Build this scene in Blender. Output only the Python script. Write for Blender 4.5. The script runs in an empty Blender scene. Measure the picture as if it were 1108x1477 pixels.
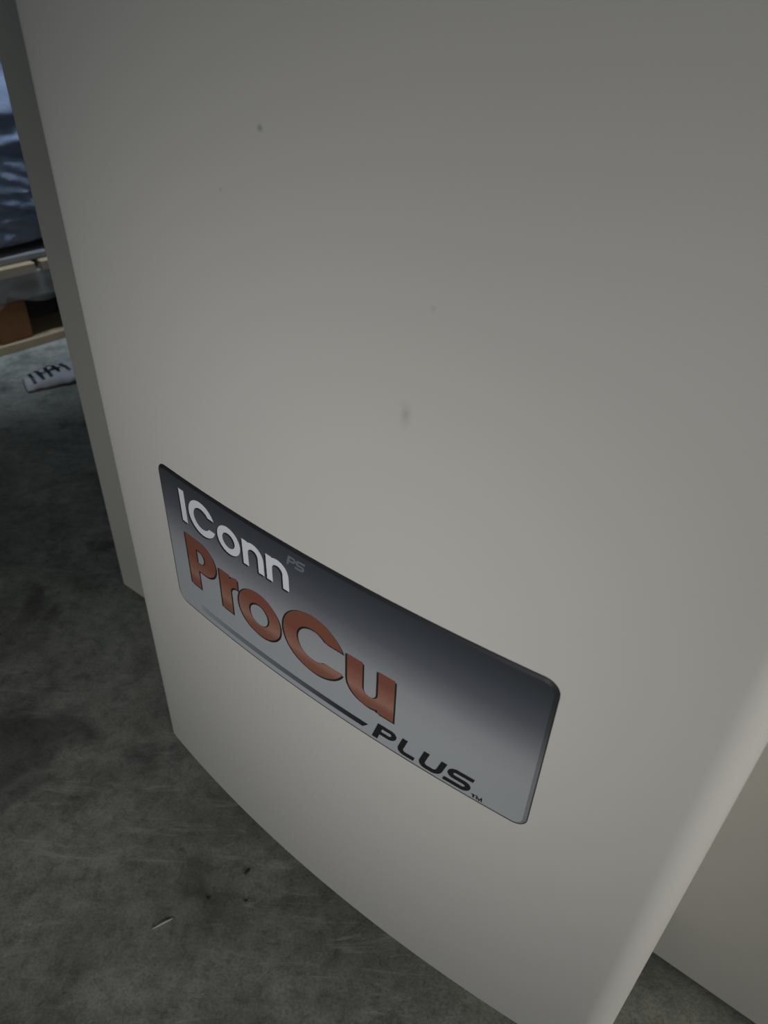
import bpy, bmesh, math, random
from mathutils import Vector, Matrix, noise
from mathutils.geometry import delaunay_2d_cdt

random.seed(7)
SC = bpy.context.scene
COL = SC.collection
PI = math.pi

# ------------------------------------------------------------------ camera
CAM_Z = 0.64                      # phone held at about knee height
FPX = 1070.97                     # focal length in pixels of the 1108 x 1477 frame
VP = (495.38 - 554.0, 2183.3 - 738.5)      # vanishing point of the verticals
down = Vector((VP[0], VP[1], FPX)).normalized()
zf = Vector((0, 0, 1))
fw = (zf - down * zf.dot(down)).normalized()
rt = down.cross(fw)


def to_world(v):
    return Vector((v.dot(rt), v.dot(fw), -v.dot(down)))


cx, cy, cz = to_world(Vector((1, 0, 0))), to_world(Vector((0, -1, 0))), to_world(Vector((0, 0, -1)))
cam_d = bpy.data.cameras.new('camera')
cam = bpy.data.objects.new('camera', cam_d)
COL.objects.link(cam)
cam.matrix_world = Matrix(((cx.x, cy.x, cz.x, 0), (cx.y, cy.y, cz.y, 0), (cx.z, cy.z, cz.z, CAM_Z), (0, 0, 0, 1)))
cam_d.sensor_fit = 'VERTICAL'
cam_d.sensor_height = 36.0
cam_d.lens = FPX / 1477.0 * 36.0
cam_d.clip_start = 0.01
cam_d.dof.use_dof = True
cam_d.dof.focus_distance = 0.47
cam_d.dof.aperture_fstop = 12.0
SC.camera = cam

# ------------------------------------------------------------------ world, lights, exposure
SC.view_settings.view_transform = 'Standard'
SC.view_settings.look = 'None'
SC.view_settings.gamma = 1.0
SC.view_settings.use_curve_mapping = False
SC.view_settings.exposure = 0.0
world = bpy.data.worlds.new('world')
SC.world = world
world.use_nodes = True
wb = world.node_tree.nodes['Background']
wb.inputs['Color'].default_value = (0.74, 0.88, 1.0, 1)
wb.inputs['Strength'].default_value = 0.20


def area_light(name, loc, target, size, size_y, power, color):
    l = bpy.data.lights.new(name, 'AREA')
    l.shape = 'RECTANGLE'
    l.size, l.size_y = size, size_y
    l.energy = power
    l.color = color
    o = bpy.data.objects.new(name, l)
    COL.objects.link(o)
    o.location = loc
    o.rotation_euler = (Vector(target) - Vector(loc)).to_track_quat('-Z', 'Y').to_euler()
    return o




def panel_fill_spot(name, loc, target, angle, power, color):
    l = bpy.data.lights.new(name, 'SPOT')
    l.energy = power
    l.color = color
    l.spot_size = math.radians(angle)
    l.spot_blend = 1.0
    l.shadow_soft_size = 0.12
    o = bpy.data.objects.new(name, l)
    COL.objects.link(o)
    o.location = loc
    o.rotation_euler = (Vector(target) - Vector(loc)).to_track_quat('-Z', 'Y').to_euler()


# warm daylight through the loading door on the right, behind the photographer
area_light('door_daylight', (1.9, -2.3, 0.9), (-0.05, 0.40, 0.25), 1.6, 1.5, 31, (1.0, 0.95, 0.87))
# added fill on the right, brightens the rounded edge, cabinet and floor
area_light('side_fill_light', (1.35, -0.75, 0.9), (0.25, 0.27, 0.0), 0.6, 0.6, 4.0, (1.0, 0.97, 0.90))
# two added spots behind the camera, imitating lens falloff around the panel's middle
panel_fill_spot('panel_fill_spot', (-0.25, -0.60, 0.60), (0.01, 0.26, 0.42), 30, 6.4, (1.0, 0.955, 0.915))
panel_fill_spot('panel_fill_spot', (-0.60, -0.80, 0.70), (-0.12, 0.36, 0.27), 36, 17.0, (1.0, 0.985, 0.96))
# added cool narrow light above the pallet's near edge, for glints on the film
area_light('film_fill_light', (-0.60, 1.25, 2.4), (-0.96, 1.62, 0.3), 0.08, 0.5, 2.3, (0.72, 0.85, 1.0)).data.spread = math.radians(27)

# added broad cool fill under the ceiling, lifts the left floor and panel
area_light('cool_fill_light', (-1.2, 0.5, 3.2), (-0.9, 0.8, 0.0), 1.2, 1.2, 3.0, (0.72, 0.86, 1.0))

# ------------------------------------------------------------------ helpers
TH = math.radians(-36.5)
UX = Vector((math.cos(TH), math.sin(TH), 0))
VX = Vector((-math.sin(TH), math.cos(TH), 0))


def tag(o, label=None, cat=None, group=None, kind=None):
    if label: o['label'] = label
    if cat: o['category'] = cat
    if group: o['group'] = group
    if kind: o['kind'] = kind
    return o


def link(name, me, parent=None):
    o = bpy.data.objects.new(name, me)
    COL.objects.link(o)
    if parent: o.parent = parent
    return o


def empty(name, loc, rz=0.0):
    o = bpy.data.objects.new(name, None)
    COL.objects.link(o)
    o.empty_display_size = 0.05
    o.location = loc
    o.rotation_euler = (0, 0, rz)
    return o


def from_bm(name, bm, mats, parent=None, smooth=False):
    me = bpy.data.meshes.new(name)
    bm.normal_update()
    bm.to_mesh(me)
    bm.free()
    for m in (mats if isinstance(mats, (list, tuple)) else [mats]):
        me.materials.append(m)
    if smooth:
        for p in me.polygons: p.use_smooth = True
    return link(name, me, parent)


def box_bm(x0, x1, y0, y1, z0, z1, bevel=0.0, seg=2):
    bm = bmesh.new()
    r = bmesh.ops.create_cube(bm, size=1.0)
    for v in r['verts']:
        v.co = Vector(((x0 + x1) / 2 + v.co.x * (x1 - x0), (y0 + y1) / 2 + v.co.y * (y1 - y0), (z0 + z1) / 2 + v.co.z * (z1 - z0)))
    if bevel:
        bmesh.ops.bevel(bm, geom=list(bm.edges), offset=bevel, segments=seg, affect='EDGES', profile=0.5)
    return bm


def prism_bm(outline, levels):
    """levels: list of (z, inset); outline closed loop, counter clockwise"""
    bm = bmesh.new()
    n = len(outline)
    rings = []
    for z, ins in levels:
        ring = []
        for i in range(n):
            a, b, c = outline[i - 1], outline[i], outline[(i + 1) % n]
            t = Vector((c[0] - a[0], c[1] - a[1], 0)).normalized()
            nrm = Vector((-t.y, t.x, 0))
            ring.append(bm.verts.new((b[0] + nrm.x * ins, b[1] + nrm.y * ins, z)))
        rings.append(ring)
    for r0, r1 in zip(rings, rings[1:]):
        for i in range(n):
            bm.faces.new((r0[i], r0[(i + 1) % n], r1[(i + 1) % n], r1[i]))
    bm.faces.new(list(reversed(rings[0])))
    bm.faces.new(rings[-1])
    return bm


class N:
    """small node-tree builder"""
    def __init__(self, name):
        self.m = bpy.data.materials.new(name)
        self.m.use_nodes = True
        self.t = self.m.node_tree
        self.b = self.t.nodes['Principled BSDF']

    def n(self, typ, **kw):
        x = self.t.nodes.new(typ)
        for k, v in kw.items():
            if k in x.inputs: x.inputs[k].default_value = v
            else: setattr(x, k, v)
        return x

    def l(self, a, b): self.t.links.new(a, b)

    def ramp(self, fac, stops, interp='LINEAR'):
        r = self.n('ShaderNodeValToRGB')
        r.color_ramp.interpolation = interp
        e = r.color_ramp.elements
        while len(e) < len(stops): e.new(0.5)
        for k, (p, c) in zip(e, stops):
            k.position = p
            k.color = (*c, 1) if len(c) == 3 else c
        self.l(fac, r.inputs['Fac'])
        return r.outputs['Color']

    def mix(self, fac, a, b, mode='MIX'):
        x = self.n('ShaderNodeMix', data_type='RGBA', blend_type=mode)
        for s, i in ((fac, 0), (a, 6), (b, 7)):
            if hasattr(s, 'links') or hasattr(s, 'is_linked'): self.l(s, x.inputs[i])
            else: x.inputs[i].default_value = s if i == 0 else (*s, 1)
        return x.outputs[2]

    def math(self, op, a, b=0.0, clamp=False):
        x = self.n('ShaderNodeMath', operation=op, use_clamp=clamp)
        for s, i in ((a, 0), (b, 1)):
            if hasattr(s, 'is_linked'): self.l(s, x.inputs[i])
            else: x.inputs[i].default_value = s
        return x.outputs[0]

    def obj(self):
        return self.n('ShaderNodeTexCoord').outputs['Object']

    def noise(self, scale, detail=4, rough=0.6, vec=None, dist=0.0):
        x = self.n('ShaderNodeTexNoise', Scale=scale, Detail=detail, Roughness=rough, Distortion=dist)
        self.l(vec if vec is not None else self.obj(), x.inputs['Vector'])
        return x.outputs['Fac']

    def bump(self, h, strength, dist):
        x = self.n('ShaderNodeBump', Strength=strength, Distance=dist)
        self.l(h, x.inputs['Height'])
        self.l(x.outputs[0], self.b.inputs['Normal'])

    def set(self, **kw):
        for k, v in kw.items():
            k = k.replace('_', ' ')
            if hasattr(v, 'is_linked'): self.l(v, self.b.inputs[k])
            else: self.b.inputs[k].default_value = (*v, 1) if isinstance(v, tuple) and len(v) == 3 else v
        return self


# ------------------------------------------------------------------ materials
def paint(name, col, spots=()):
    a = N(name)
    o = a.obj()
    c = a.mix(a.noise(6, 3, .5, o), tuple(x * .97 for x in col), tuple(x * 1.03 for x in col))
    for (p, r, k, st) in spots:          # small grubby marks on the paint
        d = a.n('ShaderNodeVectorMath', operation='SUBTRACT')
        a.l(o, d.inputs[0]); d.inputs[1].default_value = p
        sc = a.n('ShaderNodeVectorMath', operation='MULTIPLY')
        a.l(d.outputs[0], sc.inputs[0]); sc.inputs[1].default_value = (1, 0, st)
        ln = a.n('ShaderNodeVectorMath', operation='LENGTH')
        a.l(sc.outputs[0], ln.inputs[0])
        wob = a.math('MULTIPLY', a.noise(260, 2, .5, o), r * 1.2)
        f = a.math('SUBTRACT', 1.0, a.math('DIVIDE', a.math('ADD', ln.outputs['Value'], wob), r * 1.6), clamp=True)
        c = a.mix(a.math('MULTIPLY', f, k), c, (.10, .10, .095))
    a.set(Base_Color=c, Roughness=.42)
    a.b.inputs['Specular IOR Level'].default_value = .35
    a.bump(a.noise(900, 2, .5, o), .06, .0006)
    return a.m


SPOTS = [((-.2154, .20, .5908), .0017, .9, 1.0), ((-.2406, .20, .5656), .0010, .5, 1.0),
         ((-.1451, .20, .4997), .0034, .4, .5), ((-.1363, .20, .5444), .0012, .3, .8), ((-.154, .20, .1502), .0020, .25, 1.4)]
M_PANEL = paint('beige_panel_paint', (.600, .588, .562), SPOTS)
M_BODY = paint('warm_grey_cabinet_paint', (.530, .512, .465))
M_TOP = paint('grey_worktop', (.30, .30, .30))
M_FOOT = N('black_rubber').set(Base_Color=(.02, .02, .02), Roughness=.8).m


def concrete():
    a = N('concrete_floor')
    o = a.obj()
    big = a.noise(2.2, 5, .62, o, .6)
    mid = a.noise(11, 6, .68, o, .8)
    fine = a.noise(70, 6, .75, o, .4)
    grit = a.noise(420, 3, .7, o)
    c = a.ramp(big, [(.30, (.135, .140, .121)), (.52, (.250, .256, .229)), (.72, (.370, .372, .342))])
    c = a.mix(.75, c, a.ramp(mid, [(.28, (.42, .42, .40)), (.50, (.95, .95, .95)), (.72, (1.35, 1.34, 1.30))]), 'MULTIPLY')
    c = a.mix(.85, c, a.ramp(fine, [(.30, (.50, .50, .48)), (.50, (1, 1, 1)), (.75, (1.35, 1.35, 1.32))]), 'MULTIPLY')
    c = a.mix(.5, c, a.ramp(grit, [(.34, (.5, .5, .5)), (.5, (1, 1, 1)), (.70, (1.4, 1.4, 1.4))]), 'MULTIPLY')
    # pale curved trowel scuffs
    mp = a.n('ShaderNodeMapping'); a.l(o, mp.inputs[0]); mp.inputs['Scale'].default_value = (3, 14, 1); mp.inputs['Rotation'].default_value = (0, 0, .6)
    sc = a.noise(3.0, 6, .72, mp.outputs[0], 1.8)
    c = a.mix(a.ramp(sc, [(.56, (0, 0, 0)), (.70, (.5, .5, .5))]), c, (.42, .42, .39))
    # dark dropped-oil marks
    v = a.noise(5.5, 3, .55, o, 1.6)
    c = a.mix(a.ramp(v, [(.60, (0, 0, 0)), (.72, (.6, .6, .6))]), c, (.035, .036, .032))
    a.set(Base_Color=c, Roughness=.75)
    h = a.math('ADD', a.math('MULTIPLY', fine, .6), a.math('MULTIPLY', grit, .3))
    a.bump(h, .35, .002)
    return a.m


M_FLOOR = concrete()
M_WALL = N('grey_hall_wall')
M_WALL.set(Base_Color=M_WALL.mix(M_WALL.noise(2, 4), (.10, .105, .10), (.15, .155, .15)), Roughness=.9)
M_WALL = M_WALL.m


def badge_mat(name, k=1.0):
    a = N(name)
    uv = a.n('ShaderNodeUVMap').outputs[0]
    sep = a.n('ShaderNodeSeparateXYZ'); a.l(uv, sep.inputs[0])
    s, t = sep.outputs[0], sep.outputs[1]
    # print fade with painted foil reflection, dark along the top, silver below; its border drops a little to the right
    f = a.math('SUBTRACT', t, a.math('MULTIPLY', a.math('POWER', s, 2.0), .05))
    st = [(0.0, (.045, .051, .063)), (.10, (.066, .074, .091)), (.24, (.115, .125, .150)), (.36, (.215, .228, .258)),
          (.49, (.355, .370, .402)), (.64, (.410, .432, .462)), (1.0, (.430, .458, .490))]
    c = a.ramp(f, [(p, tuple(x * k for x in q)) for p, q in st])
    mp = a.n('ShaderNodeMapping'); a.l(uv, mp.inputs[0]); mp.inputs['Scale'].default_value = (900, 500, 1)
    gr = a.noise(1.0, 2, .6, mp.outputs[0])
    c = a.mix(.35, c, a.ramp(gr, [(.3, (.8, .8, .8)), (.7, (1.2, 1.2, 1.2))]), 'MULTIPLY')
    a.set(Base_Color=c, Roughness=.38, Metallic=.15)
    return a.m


M_BADGE = badge_mat('silver_badge_print_reflection')
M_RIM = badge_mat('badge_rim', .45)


def copper():
    a = N('copper_print')
    uv = a.n('ShaderNodeUVMap').outputs[0]
    sep = a.n('ShaderNodeSeparateXYZ'); a.l(uv, sep.inputs[0])
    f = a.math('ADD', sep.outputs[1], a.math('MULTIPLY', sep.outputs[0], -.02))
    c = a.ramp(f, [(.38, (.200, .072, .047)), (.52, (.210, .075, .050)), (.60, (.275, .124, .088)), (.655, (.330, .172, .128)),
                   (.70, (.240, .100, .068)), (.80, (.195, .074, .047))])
    mp = a.n('ShaderNodeMapping'); a.l(uv, mp.inputs[0]); mp.inputs['Scale'].default_value = (700, 12, 1)
    c = a.mix(.4, c, a.ramp(a.noise(1, 2, .6, mp.outputs[0]), [(.3, (.75, .75, .75)), (.7, (1.25, 1.25, 1.25))]), 'MULTIPLY')
    a.set(Base_Color=c, Roughness=.42)
    return a.m


M_COPPER = copper()
M_WHITE = N('white_print').set(Base_Color=(.74, .76, .82), Roughness=.45).m
M_INK = N('black_print').set(Base_Color=(.012, .013, .015), Roughness=.45).m
M_SHADE = N('dark_outline_print').set(Base_Color=(.016, .014, .016), Roughness=.45).m
M_PALE = N('pale_grey_print').set(Base_Color=(.150, .165, .190), Roughness=.45).m


def bar_mat():
    a = N('fading_bar_print')
    uv = a.n('ShaderNodeUVMap').outputs[0]
    sep = a.n('ShaderNodeSeparateXYZ'); a.l(uv, sep.inputs[0])
    c = a.ramp(sep.outputs[0], [(.10, (.315, .338, .358)), (.22, (.20, .215, .235)), (.42, (.115, .125, .142)), (.55, (.035, .038, .045)), (.63, (.012, .013, .016))])
    a.set(Base_Color=c, Roughness=.42)
    return a.m


M_BAR = bar_mat()


def wood(name, c0, c1):
    a = N(name)
    mp = a.n('ShaderNodeMapping'); a.l(a.obj(), mp.inputs[0]); mp.inputs['Scale'].default_value = (60, 4, 60)
    a.set(Base_Color=a.mix(a.noise(1, 5, .6, mp.outputs[0], .5), c0, c1), Roughness=.75)
    return a.m


M_WOOD = wood('pale_pallet_wood', (.30, .22, .13), (.42, .32, .20))
M_WOODG = wood('greyed_pallet_wood', (.16, .145, .12), (.26, .235, .20))
M_BLOCK = wood('brown_pressed_block', (.13, .052, .016), (.25, .105, .034))

# ------------------------------------------------------------------ setting
bm = bmesh.new()
bmesh.ops.create_grid(bm, x_segments=2, y_segments=2, size=5.0)
floor = from_bm('floor', bm, M_FLOOR); tag(floor, kind='structure')
floor.location = (0, 1.0, 0)
w = from_bm('wall_back', box_bm(-5.1, 5, 6.0, 6.1, 0, 4), M_WALL); tag(w, kind='structure')
w = from_bm('wall_left', box_bm(-5.1, -5.0, -4, 6.0, 0, 4), M_WALL); tag(w, kind='structure')
w = from_bm('ceiling', box_bm(-5.1, 5, -4, 6.1, 4, 4.1), M_WALL); tag(w, kind='structure')

# ------------------------------------------------------------------ the machine
# machine frame: x runs along the front from left to right, y goes into the machine, z up
C2, C1, C0 = 0.41746489, 0.15820538, 0.22171039      # bowed front: y = C2 x^2 + C1 x + C0
HB = 0.625
BODY_Y = 0.5635 * HB
P_BOT, P_TOP = CAM_Z - 0.5606, 0.82
R_EDGE = 0.0175


def front(u): return C2 * u * u + C1 * u + C0
def slope(u): return 2 * C2 * u + C1


def arc(u):
    a = slope(u)
    return (a * math.sqrt(1 + a * a) + math.asinh(a)) / (4 * C2)


_tab = [(-.42 + i * .0005) for i in range(940)]
_arc = [arc(u) for u in _tab]


def arc_inv(s):
    lo, hi = 0, len(_arc) - 1
    while hi - lo > 1:
        m = (lo + hi) // 2
        if _arc[m] < s: lo = m
        else: hi = m
    t = (s - _arc[lo]) / (_arc[hi] - _arc[lo])
    return _tab[lo] + t * (_tab[hi] - _tab[lo])


machine = empty('wire_bonding_machine', (0, 0, 0), TH)
tag(machine, 'beige machine cabinet with a bowed front panel and silver badge standing on the concrete floor', 'machine')

from_bm('cabinet_body', box_bm(-1.048 * HB, .52, BODY_Y, .98, CAM_Z - HB, .86, .003), M_BODY, machine)
from_bm('worktop', box_bm(-.70, .58, .135, 1.0, .86, .905, .008), M_TOP, machine)  # unseen top; its overhang is shaped to shade the upper panel
for x, y in ((-.56, .42), (.44, .42), (-.56, .9), (.44, .9)):
    bm = bmesh.new()
    bmesh.ops.create_cone(bm, cap_ends=True, segments=20, radius1=.03, radius2=.024, depth=CAM_Z - HB + .001,
                          matrix=Matrix.Translation((x, y, (CAM_Z - HB + .001) / 2)))
    from_bm('foot', bm, M_FOOT, machine)

U_L, U_R = -.3855, -.0004
L_EDGE = .014
pts = []
aL, aR = math.atan(slope(U_L)), math.atan(slope(U_R))
cL = (U_L - L_EDGE * math.sin(aL), front(U_L) + L_EDGE * math.cos(aL))
cR = (U_R - R_EDGE * math.sin(aR), front(U_R) + R_EDGE * math.cos(aR))
pts.append((cL[0] - L_EDGE, BODY_Y + .002))
for i in range(13):
    p = -PI / 2 + (aL + PI / 2) * i / 12
    pts.append((cL[0] + L_EDGE * math.sin(p), cL[1] - L_EDGE * math.cos(p)))
for i in range(1, 48):
    u = U_L + (U_R - U_L) * i / 48
    pts.append((u, front(u)))
for i in range(17):
    p = aR + (PI / 2 - aR) * i / 16
    pts.append((cR[0] + R_EDGE * math.sin(p), cR[1] - R_EDGE * math.cos(p)))
pts.append((cR[0] + R_EDGE, BODY_Y + .002))
bm = prism_bm(pts, [(P_BOT, .002), (P_BOT + .0006, .0006), (P_BOT + .002, 0), (P_TOP - .003, 0), (P_TOP, .003)])
panel = from_bm('front_panel', bm, M_PANEL, machine)
for p in panel.data.polygons: p.use_smooth = abs(p.normal.z) < .5 and len(p.vertices) == 4
tag(panel, 'lighter beige bowed front panel with rounded vertical edges')

# ------------------------------------------------------------------ badge, laid along the bowed panel; s right, t down, in mm
S0 = arc(-.3268)
Z0 = CAM_Z - .2400
BW, BH = 266.2, 109.8


def on_panel(s, t, e):
    u = arc_inv(S0 + s * .001)
    a = math.atan(slope(u))
    return Vector((u + e * .001 * math.sin(a), front(u) - e * .001 * math.cos(a), Z0 - t * .001))


def cdt_faces(polys, extra=()):
    vs, fs = [Vector(p) for p in extra], []
    for p in polys:
        i = len(vs)
        area = sum(p[k - 1][0] * p[k][1] - p[k][0] * p[k - 1][1] for k in range(len(p)))
        q = p if area > 0 else list(reversed(p))
        vs += [Vector(x) for x in q]
        fs.append(list(range(i, i + len(q))))
    ov, oe, of, a, b, forig = delaunay_2d_cdt(vs, [], fs, 0, 1e-4)
    return ov, [f for f, o in zip(of, forig) if o]


def lay(s, t):
    # letter sheet to badge millimetres
    return 1.0465 * s + .4, (1.0215 * t if t < 42 else 42.9 + (t - 42) * 1.006)


def flat_mesh(name, layers, parent):
    """layers: (polys, offset (ds, dt), lift e in mm, material)"""
    verts, faces, mi, uvs, mats = [], [], [], [], []
    for polys, (ds, dt), e, mat in layers:
        ov, of = cdt_faces(polys)
        if mat not in mats: mats.append(mat)
        b = len(verts)
        for p in ov:
            ls, lt = lay(p[0], p[1])
            verts.append(on_panel(ls + ds, lt + dt, e))
            uvs.append(((ls + ds) / BW, (lt + dt) / BH))
        for f in of:
            f = list(f)
            area = sum(ov[f[k - 1]][0] * ov[f[k]][1] - ov[f[k]][0] * ov[f[k - 1]][1] for k in range(len(f)))
            if area > 0: f.reverse()          # t runs down, so this order faces outwards
            faces.append([b + k for k in f]); mi.append(mats.index(mat))
    me = bpy.data.meshes.new(name)
    me.from_pydata(verts, [], faces)
    for m in mats: me.materials.append(m)
    ul = me.uv_layers.new(name='UVMap')
    for p in me.polygons:
        p.material_index = mi[p.index]
        for li in p.loop_indices: ul.data[li].uv = uvs[me.loops[li].vertex_index]
    return link(name, me, parent)


def rrect(d, r=8.0, n=9):
    r = max(r - d, .5)
    out = []
    for (qx, qy, a0) in ((BW - d - r, d + r, -PI / 2), (BW - d - r, BH - d - r, 0), (d + r, BH - d - r, PI / 2), (d + r, d + r, PI)):
        for i in range(n):
            a = a0 + PI / 2 * i / (n - 1)
            out.append((qx + r * math.cos(a), qy + r * math.sin(a)))
    dense = []                                 # follow the bow along the long sides
    for i in range(len(out)):
        p, q = out[i], out[(i + 1) % len(out)]
        k = max(1, int(abs(q[0] - p[0]) // 6)) if abs(q[0] - p[0]) > 12 else 1
        k = 40 if abs(q[0] - p[0]) > 100 else 1
        for j in range(k): dense.append((p[0] + (q[0] - p[0]) * j / k, p[1] + (q[1] - p[1]) * j / k))
    return dense


def ring_mesh(name, loops, mat, parent):
    verts, uvs, faces = [], [], []
    n = len(loops[0][0])
    for lp, e in loops:
        for p in lp:
            verts.append(on_panel(p[0], p[1], e)); uvs.append((p[0] / BW, p[1] / BH))
    for k in range(len(loops) - 1):
        for i in range(n):
            j = (i + 1) % n
            faces.append((k * n + i, k * n + n + i, k * n + n + j, k * n + j))
    me = bpy.data.meshes.new(name)
    me.from_pydata(verts, [], [tuple(reversed(f)) for f in faces])
    me.materials.append(mat)
    ul = me.uv_layers.new(name='UVMap')
    for l in me.loops: ul.data[l.index].uv = uvs[l.vertex_index]
    return link(name, me, parent)


E_TOP = .9
ov, of = cdt_faces([rrect(2.4)], [(6 + 254 * i / 50, 9 + 92 * j / 6) for i in range(51) for j in range(7)])
me = bpy.data.meshes.new('badge')
me.from_pydata([on_panel(p[0], p[1], E_TOP) for p in ov], [], [list(reversed(f)) for f in of])
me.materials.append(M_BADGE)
ul = me.uv_layers.new(name='UVMap')
for l in me.loops:
    p = ov[l.vertex_index]; ul.data[l.index].uv = (p[0] / BW, p[1] / BH)
for p in me.polygons: p.use_smooth = True
badge = link('badge', me, machine)
tag(badge, 'silver badge fading to dark slate at the top, with white, copper and black lettering')
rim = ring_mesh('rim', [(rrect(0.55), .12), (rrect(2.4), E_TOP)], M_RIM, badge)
tag(rim, 'darker bevelled rim')
outl = ring_mesh('outline', [(rrect(0.0), -.1), (rrect(0.0), .12), (rrect(0.55), .12)], M_SHADE, badge)
tag(outl, 'thin black edge line')


# ---- letter shapes in badge millimetres
def rect(x0, y0, x1, y1): return [(x0, y0), (x1, y0), (x1, y1), (x0, y1)]


def sweep(co, ro, ao, ci, ri, ai, n=24):
    out = []
    for i in range(n):
        q = []
        for c, r, a, k in ((co, ro, ao, i), (co, ro, ao, i + 1), (ci, ri, ai, i + 1), (ci, ri, ai, i)):
            t = a[0] + (a[1] - a[0]) * k / n
            q.append((c[0] + r * math.cos(t), c[1] + r * math.sin(t)))
        out.append(q)
    return out


def ring(cx_, cy_, ro, ri, n=40): return sweep((cx_, cy_), ro, (0, 2 * PI), (cx_, cy_), ri, (0, 2 * PI), n)


def letter_c(cx_, cy_, ro, ri, yu, yl):
    a = lambda y, r: math.asin((y - cy_) / r)
    return sweep((cx_, cy_), ro, (a(yl, ro), 2 * PI + a(yu, ro)), (cx_, cy_), ri, (a(yl, ri), 2 * PI + a(yu, ri)), 36)


def letter_n(x0, x1, top, base, w):
    m, ro = (x0 + x1) / 2, (x1 - x0) / 2
    return [rect(x0, top + .4, x0 + w, base), rect(x1 - w, top + ro, x1, base)] + \
        sweep((m, top + ro), ro, (PI, 2 * PI), (m, top + ro), ro - w, (PI, 2 * PI), 20)


def letter_u(x0, x1, top, base, w):
    m, ro = (x0 + x1) / 2, (x1 - x0) / 2
    yc = base + .8 - ro
    return [rect(x0, top, x0 + w, yc), rect(x1 - w, top, x1, base)] + sweep((m - 1.4, yc), ro - 1.4, (0, PI), (m, yc), ro - w, (0, PI), 24)


def letter_p(x0, y0, y1, xs, xr, yb, cxr, cy0, cy1):
    r = (yb - y0) / 2
    oc, ic, ri = (xr - r, y0 + r), (cxr - (cy1 - cy0) / 2, (cy0 + cy1) / 2), (cy1 - cy0) / 2
    return [rect(x0, y0, xs, y1), [(xs - .2, y0), (oc[0], y0), (ic[0], cy0), (xs - .2, cy0)], [(xs - .2, cy1), (ic[0], cy1), (oc[0], yb), (xs - .2, yb)]] + \
        sweep(oc, r, (-PI / 2, PI / 2), ic, ri, (-PI / 2, PI / 2), 20)


def stroke(pts, w):
    pts = [p for i, p in enumerate(pts) if i == 0 or math.dist(p, pts[i - 1]) > 1e-3]
    n, L, Rr = len(pts), [], []
    for i in range(n):
        d = [Vector((b[0] - a[0], b[1] - a[1])).normalized() for a, b in ((pts[max(i - 1, 0)], pts[max(i, 1)]), (pts[min(i, n - 2)], pts[min(i + 1, n - 1)]))]
        nn = [Vector((-q.y, q.x)) for q in d]
        m = (nn[0] + nn[1]).normalized()
        k = w / 2 / max(.35, m.dot(nn[0]))
        L.append((pts[i][0] + m.x * k, pts[i][1] + m.y * k)); Rr.append((pts[i][0] - m.x * k, pts[i][1] - m.y * k))
    return [[L[i], L[i + 1], Rr[i + 1], Rr[i]] for i in range(n - 1)]


def arcpts(cx_, cy_, rx, ry, a0, a1, n=10):
    return [(cx_ + rx * math.cos(a0 + (a1 - a0) * i / n), cy_ + ry * math.sin(a0 + (a1 - a0) * i / n)) for i in range(n + 1)]


def place(polys, x0, y0, sx, sy, skew, H=13.5):
    return [[(x0 + x * sx + (H - y) * sy * skew, y0 + y * sy) for x, y in p] for p in polys]


WP = [rect(0, 0, 3.6, 13.5), rect(3.4, 0, 8.6, 3.05), rect(3.4, 5.65, 8.6, 8.7)] + sweep((8.5, 4.35), 4.35, (-PI / 2, PI / 2), (8.5, 4.35), 1.3, (-PI / 2, PI / 2), 14)
WL = stroke([(1.55, 0), (1.55, 8.2)] + arcpts(5.1, 8.6, 3.55, 3.5, PI, PI / 2, 8) + [(10.9, 12.0)], 3.3)
WU = stroke([(1.6, 0), (1.6, 7.8)] + arcpts(4.9, 8.4, 3.3, 3.7, PI, PI / 2, 8) + [(8.4, 12.1)] + arcpts(8.4, 8.4, 3.3, 3.7, PI / 2, 0, 8) + [(11.7, 7.8), (11.7, 0)], 3.35)
WS = stroke([(13.6, 1.4), (4.3, 1.4)] + arcpts(4.3, 4.05, 2.7, 2.65, -PI / 2, -3 * PI / 2, 12) + [(10.3, 6.75)] + arcpts(10.3, 9.4, 2.7, 2.65, -PI / 2, PI / 2, 12) + [(.1, 12.05)], 3.1)
WT = [rect(0, 0, 6.4, 2.4), rect(2, 0, 4.5, 9)]
WM = stroke([(0.9, 9), (0.9, .2), (4.5, 8), (8.1, .2), (8.1, 9)], 2.3)

IC = [rect(20.0, 8.7, 24.9, 31.7)], letter_c(39.6, 20.6, 11.9, 7.2, 16.6, 24.6), ring(62.5, 22.9, 9.5, 5.1), \
    letter_n(74.0, 90.2, 14.0, 31.7, 4.3), letter_n(92.3, 108.5, 14.0, 31.7, 4.3)
for polys in IC:
    o = flat_mesh('letter', [(polys, (-1.4, 1.5), E_TOP + .08, M_SHADE), (polys, (0, 0), E_TOP + .16, M_WHITE)], badge)
    o['label'] = 'white letter with a dark drop shadow'
PR = [rect(50.0, 50.2, 59.2, 81.2), [(57, 57), (59, 53.2), (61.5, 50.6), (65.8, 49.5), (65.8, 57.6), (62.8, 57.9), (60.4, 59.4), (59.1, 62), (57, 64)]]
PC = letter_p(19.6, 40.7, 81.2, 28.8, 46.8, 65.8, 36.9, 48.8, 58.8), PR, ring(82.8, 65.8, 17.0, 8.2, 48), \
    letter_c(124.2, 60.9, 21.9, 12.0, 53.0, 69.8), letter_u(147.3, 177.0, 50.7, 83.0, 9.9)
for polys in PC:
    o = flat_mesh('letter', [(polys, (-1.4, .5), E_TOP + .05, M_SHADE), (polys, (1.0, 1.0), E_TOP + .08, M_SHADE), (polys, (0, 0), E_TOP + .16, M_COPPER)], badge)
    o['label'] = 'copper letter with a black outline'
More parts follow.
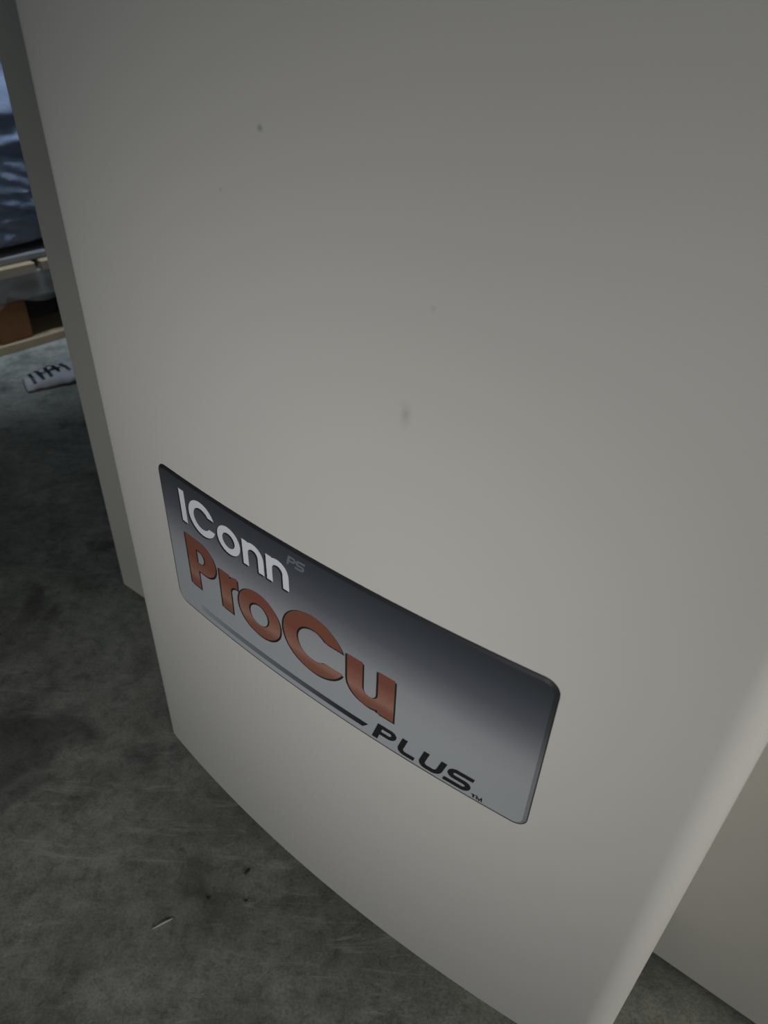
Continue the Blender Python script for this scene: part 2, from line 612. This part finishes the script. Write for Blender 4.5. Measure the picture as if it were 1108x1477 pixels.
for polys, x0 in ((WP, 164.2), (WL, 179.7), (WU, 192.8), (WS, 207.9)):
    o = flat_mesh('letter', [(place(polys, x0, 90.8, 1, 1, .28), (0, 0), E_TOP + .12, M_INK)], badge)
    o['label'] = 'black slanted letter'
for polys, x0 in ((WP, 107.4), (WS, 113.0)):
    o = flat_mesh('letter', [(place(polys, x0, 6.1, .43, .47, .28), (0, 0), E_TOP + .12, M_PALE)], badge)
    o['label'] = 'faint grey slanted letter'
for polys, x0 in ((WT, 224.6), (WM, 227.3)):
    o = flat_mesh('letter', [(place(polys, x0, 102.3, .36, .32, .0), (0, 0), E_TOP + .12, M_INK)], badge)
    o['label'] = 'tiny black letter'
bar = []
for i in range(34):
    a, b = 26 + 135.6 * i / 34, 26 + 135.6 * (i + 1) / 34
    bar.append([(a, 97.2), (b, 97.2), (b if i < 33 else b - 3.6, 101.6), (a, 101.6)])
o = flat_mesh('underline_bar', [(bar, (0, 0), E_TOP + .12, M_BAR)], badge)
o['label'] = 'thin bar fading from grey to black'

# ------------------------------------------------------------------ pallet with a film-wrapped load, left of the machine
# pallet frame: x along its near side (away from the camera), y into the pallet
PA = math.atan2(.1017, .0905)
pal_o = Vector((-.7565, 1.3178, 0)) - Vector((math.cos(PA), math.sin(PA), 0)) * .50
pallet = empty('wooden_pallet', pal_o, PA)
tag(pallet, 'pale wooden pallet with brown blocks on the floor left of the machine', 'pallet')
PL, PD = 1.10, 0.90
for y in (0, .40, .80):
    from_bm('bottom_board', box_bm(0, PL, y, y + .10, 0, .017, .002), M_WOOD, pallet)
BX = (.02, .512, 1.0)
me_block = None
for x in BX:
    for y in (.008, .405, .80):
        if me_block is None:
            b0 = from_bm('block', box_bm(0, .066, 0, .085, .017, .094, .004), M_BLOCK, pallet)
            me_block = b0.data
        else:
            b0 = link('block', me_block, pallet)
        b0.location = (x, y, 0)
for y in (.006, .403, .798):
    from_bm('stringer_board', box_bm(0, PL, y, y + .095, .094, .142, .002), M_WOODG, pallet)
x = 0.0
while x < PL - .05:
    from_bm('deck_board', box_bm(x, min(x + .112, PL), -.004, PD, .142, .160, .0015), M_WOOD, pallet)
    x += .1243


def film_mat():
    a = N('clear_stretch_film')
    o = a.obj()
    t = a.t
    tr = a.n('ShaderNodeBsdfTransparent')
    tr.inputs[0].default_value = (.86, .90, .96, 1)
    mx = a.n('ShaderNodeMixShader')
    mx.inputs[0].default_value = .62
    a.set(Base_Color=(.30, .37, .52), Roughness=.10)
    a.b.inputs['Specular IOR Level'].default_value = 1.0
    a.b.inputs['IOR'].default_value = 1.7
    a.bump(a.noise(55, 5, .65, o, 1.4), .9, .012)
    a.l(tr.outputs[0], mx.inputs[1]); a.l(a.b.outputs[0], mx.inputs[2])
    a.l(mx.outputs[0], t.nodes['Material Output'].inputs[0])
    return a.m


M_FILM = film_mat()
M_LOAD = N('slate_blue_crate')
M_LOAD.set(Base_Color=M_LOAD.mix(M_LOAD.noise(8, 3), (.02, .03, .055), (.07, .09, .14)), Roughness=.5)
M_LOAD = M_LOAD.m
M_GREY = N('grey_plinth').set(Base_Color=(.20, .20, .20), Roughness=.5).m

load = empty('wrapped_load', pal_o + Vector((0, 0, .160)), PA)
tag(load, 'dark slate crate wrapped in shiny clear plastic film on top of the pallet', 'crate')
from_bm('plinth', box_bm(.05, 1.05, .012, .84, 0, .014, .003), M_GREY, load)
from_bm('recess', box_bm(.08, 1.02, .06, .80, .014, .029), M_FOOT, load)
from_bm('crate', box_bm(.05, 1.05, .03, .84, .029, .255, .012), M_LOAD, load)
# crumpled film skin: a fine box shell pushed about by noise, drawn into near-horizontal pleats
bm = box_bm(.040, 1.06, .015, .855, .030, .268, .018, 3)
bmesh.ops.subdivide_edges(bm, edges=[e for e in bm.edges if e.calc_length() > .05], cuts=70, use_grid_fill=True)
for v in bm.verts:
    p = v.co
    n1 = noise.noise(Vector((p.x * 7, p.y * 7, p.z * 42)))
    n2 = noise.noise(Vector((p.x * 30 + 9, p.y * 30, p.z * 50)))
    n3 = abs(noise.noise(Vector((p.x * 12 + 3, p.y * 12, p.z * 70 + p.x * 25))))
    k = .007 * n1 + .005 * n2 - .010 * n3 + .003
    d = Vector((p.x - .55, p.y - .43, (p.z - .15) * 2.0)).normalized()
    v.co = p + d * k
film = from_bm('plastic_film', bm, M_FILM, load, smooth=True)
tag(film, 'crumpled clear plastic film with bright glints')

# loose tail of film hanging over the pallet edge
bm = bmesh.new()
NX, NZ = 60, 16
g = []
for i in range(NX + 1):
    row = []
    x = .30 + .80 * i / NX
    low = .035 + .035 * noise.noise(Vector((x * 9, 3, 0))) + (.028 if .535 < x < .66 else 0)
    for j in range(NZ + 1):
        z = .157 + (.043 + low - .157) * j / NZ
        y = -.008 - .010 * abs(noise.noise(Vector((x * 25, z * 14, 1)))) - .004 * noise.noise(Vector((x * 8, z * 40, 7)))
        row.append(bm.verts.new((x, y, z)))
    g.append(row)
for i in range(NX):
    for j in range(NZ):
        bm.faces.new((g[i][j], g[i + 1][j], g[i + 1][j + 1], g[i][j + 1]))


def film_thin():
    a = N('thin_film_tail')
    tr = a.n('ShaderNodeBsdfTransparent')
    mx = a.n('ShaderNodeMixShader'); mx.inputs[0].default_value = .22
    a.set(Base_Color=(.5, .5, .52), Roughness=.18)
    a.bump(a.noise(60, 4, .6, a.obj(), 1.0), .5, .008)
    a.l(tr.outputs[0], mx.inputs[1]); a.l(a.b.outputs[0], mx.inputs[2])
    a.l(mx.outputs[0], a.t.nodes['Material Output'].inputs[0])
    return a.m


tail = from_bm('film_tail', bm, film_thin(), pallet, smooth=True)
tag(tail, 'thin loose film hanging over the pallet edge')


# ------------------------------------------------------------------ crumpled white wrapper with black marks, on the floor by the pallet
M_PAPER = N('white_wrapper').set(Base_Color=(.46, .46, .48), Roughness=.55).m
PW, PH = .115, .062
paper = empty('crumpled_wrapper', (-.6420, 1.1740, 0), math.radians(34))
tag(paper, 'crumpled white wrapper with black marks lying on the floor in front of the pallet', 'wrapper')


def paper_pt(a, b, e=0.0):
    """a along (0..1), b across (0..1)"""
    x = a * PW
    arc_ = PI * (.02 + .96 * b)
    wob = 1 + .16 * noise.noise(Vector((a * 4, b * 3, 2)))
    taper = .72 + .28 * min(1, a * 2.2)
    y = PH * .5 * (1 - math.cos(arc_)) * taper + .004 * noise.noise(Vector((a * 9, b * 7, 4)))
    z = .003 + (.022 * taper * math.sin(arc_) ** .8) * wob + .003 * noise.noise(Vector((a * 11, b * 9, 8))) * math.sin(arc_) + e
    return Vector((x, y, max(z, .0012 + e)))


bm = bmesh.new()
NA, NB = 28, 20
g = [[bm.verts.new(paper_pt(i / NA, j / NB)) for j in range(NB + 1)] for i in range(NA + 1)]
for i in range(NA):
    for j in range(NB):
        bm.faces.new((g[i][j], g[i + 1][j], g[i + 1][j + 1], g[i][j + 1]))
for k in (0, NA):                                 # closed ends and a base, so it is a bag and not a sheet
    f = [g[k][j] for j in range(NB + 1)]
    bm.faces.new(f if k == 0 else list(reversed(f)))
bm.faces.new([g[i][0] for i in range(NA, -1, -1)] + [g[i][NB] for i in range(NA + 1)])
from_bm('wrapper_skin', bm, M_PAPER, paper, smooth=True)
marks = [[(.10, .70), (.15, .16)], [(.24, .84), (.34, .18)], [(.28, .46), (.74, .46)], [(.44, .68), (.50, .20)], [(.58, .78), (.68, .32)],
         [(.62, 1.0), (.90, .28)], [(.20, .93), (.36, .90)], [(.40, .98), (.62, .99)], [(.42, .96), (.54, .75)], [(.74, .72), (.84, .74)]]
bm = bmesh.new()
for m in marks:
    n = 8
    (a0, b0), (a1, b1) = m
    a0, a1 = .03 + .74 * a0, .03 + .74 * a1
    d = Vector((a1 - a0, (b1 - b0) * .7)).normalized()
    wd = .026
    prev = None
    for i in range(n + 1):
        a, b = a0 + (a1 - a0) * i / n, b0 + (b1 - b0) * i / n
        ox, oy = -d.y * wd, d.x * wd / .7
        A = bm.verts.new(paper_pt(a + ox, min(max(b + oy, 0), 1), .0012)); Bv = bm.verts.new(paper_pt(a - ox, min(max(b - oy, 0), 1), .0012))
        if prev: bm.faces.new((prev[0], A, Bv, prev[1]))
        prev = (A, Bv)
tag(from_bm('printed_marks', bm, M_INK, paper), 'black printed strokes')


# ------------------------------------------------------------------ bits on the floor
def chip(name, loc, l, wdt, h, rz, mat, label, cat):
    bm = bmesh.new()
    n = 7
    rings = []
    for i in range(n + 1):
        t = i / n
        k = math.sin(PI * (.08 + .84 * t)) ** .6
        bend = .02 * l * math.sin(PI * t)
        ring_ = []
        for j in range(6):
            a = 2 * PI * j / 6
            ring_.append(bm.verts.new(((t - .5) * l, bend + wdt / 2 * k * math.cos(a), h / 2 + h / 2 * k * math.sin(a))))
        rings.append(ring_)
    for a, b in zip(rings, rings[1:]):
        for j in range(6): bm.faces.new((a[j], a[(j + 1) % 6], b[(j + 1) % 6], b[j]))
    bm.faces.new(rings[0]); bm.faces.new(list(reversed(rings[-1])))
    bmesh.ops.recalc_face_normals(bm, faces=list(bm.faces))
    o = from_bm(name, bm, mat, smooth=True)
    o.location = loc; o.rotation_euler = (0, 0, rz)
    return tag(o, label, cat)


def floor_at(px, py):
    r = to_world(Vector((px - 554, py - 738.5, FPX)))
    return Vector((r.x, r.y, 0)) * (CAM_Z / -r.z)


M_SLIVER = N('pale_sliver').set(Base_Color=(.30, .29, .27), Roughness=.6).m
M_CRUMB = N('dark_crumb').set(Base_Color=(.02, .02, .018), Roughness=.8).m
chip('sliver', floor_at(235, 1333), .017, .0022, .0022, math.radians(32), M_SLIVER, 'pale thin sliver lying on the concrete floor in front of the panel', 'debris')
chip('floor_crumb', floor_at(357, 1258), .006, .003, .0025, math.radians(60), M_CRUMB, 'larger dark crumb on the concrete close to the panel bottom edge', 'debris')
chip('floor_crumb', floor_at(355, 1300), .003, .0022, .002, math.radians(10), M_CRUMB, 'tiny dark crumb below the larger crumb near the panel', 'debris')
chip('floor_crumb', floor_at(301, 1296), .0032, .0022, .002, math.radians(120), M_CRUMB, 'tiny dark crumb left of the other crumbs near the panel', 'debris')
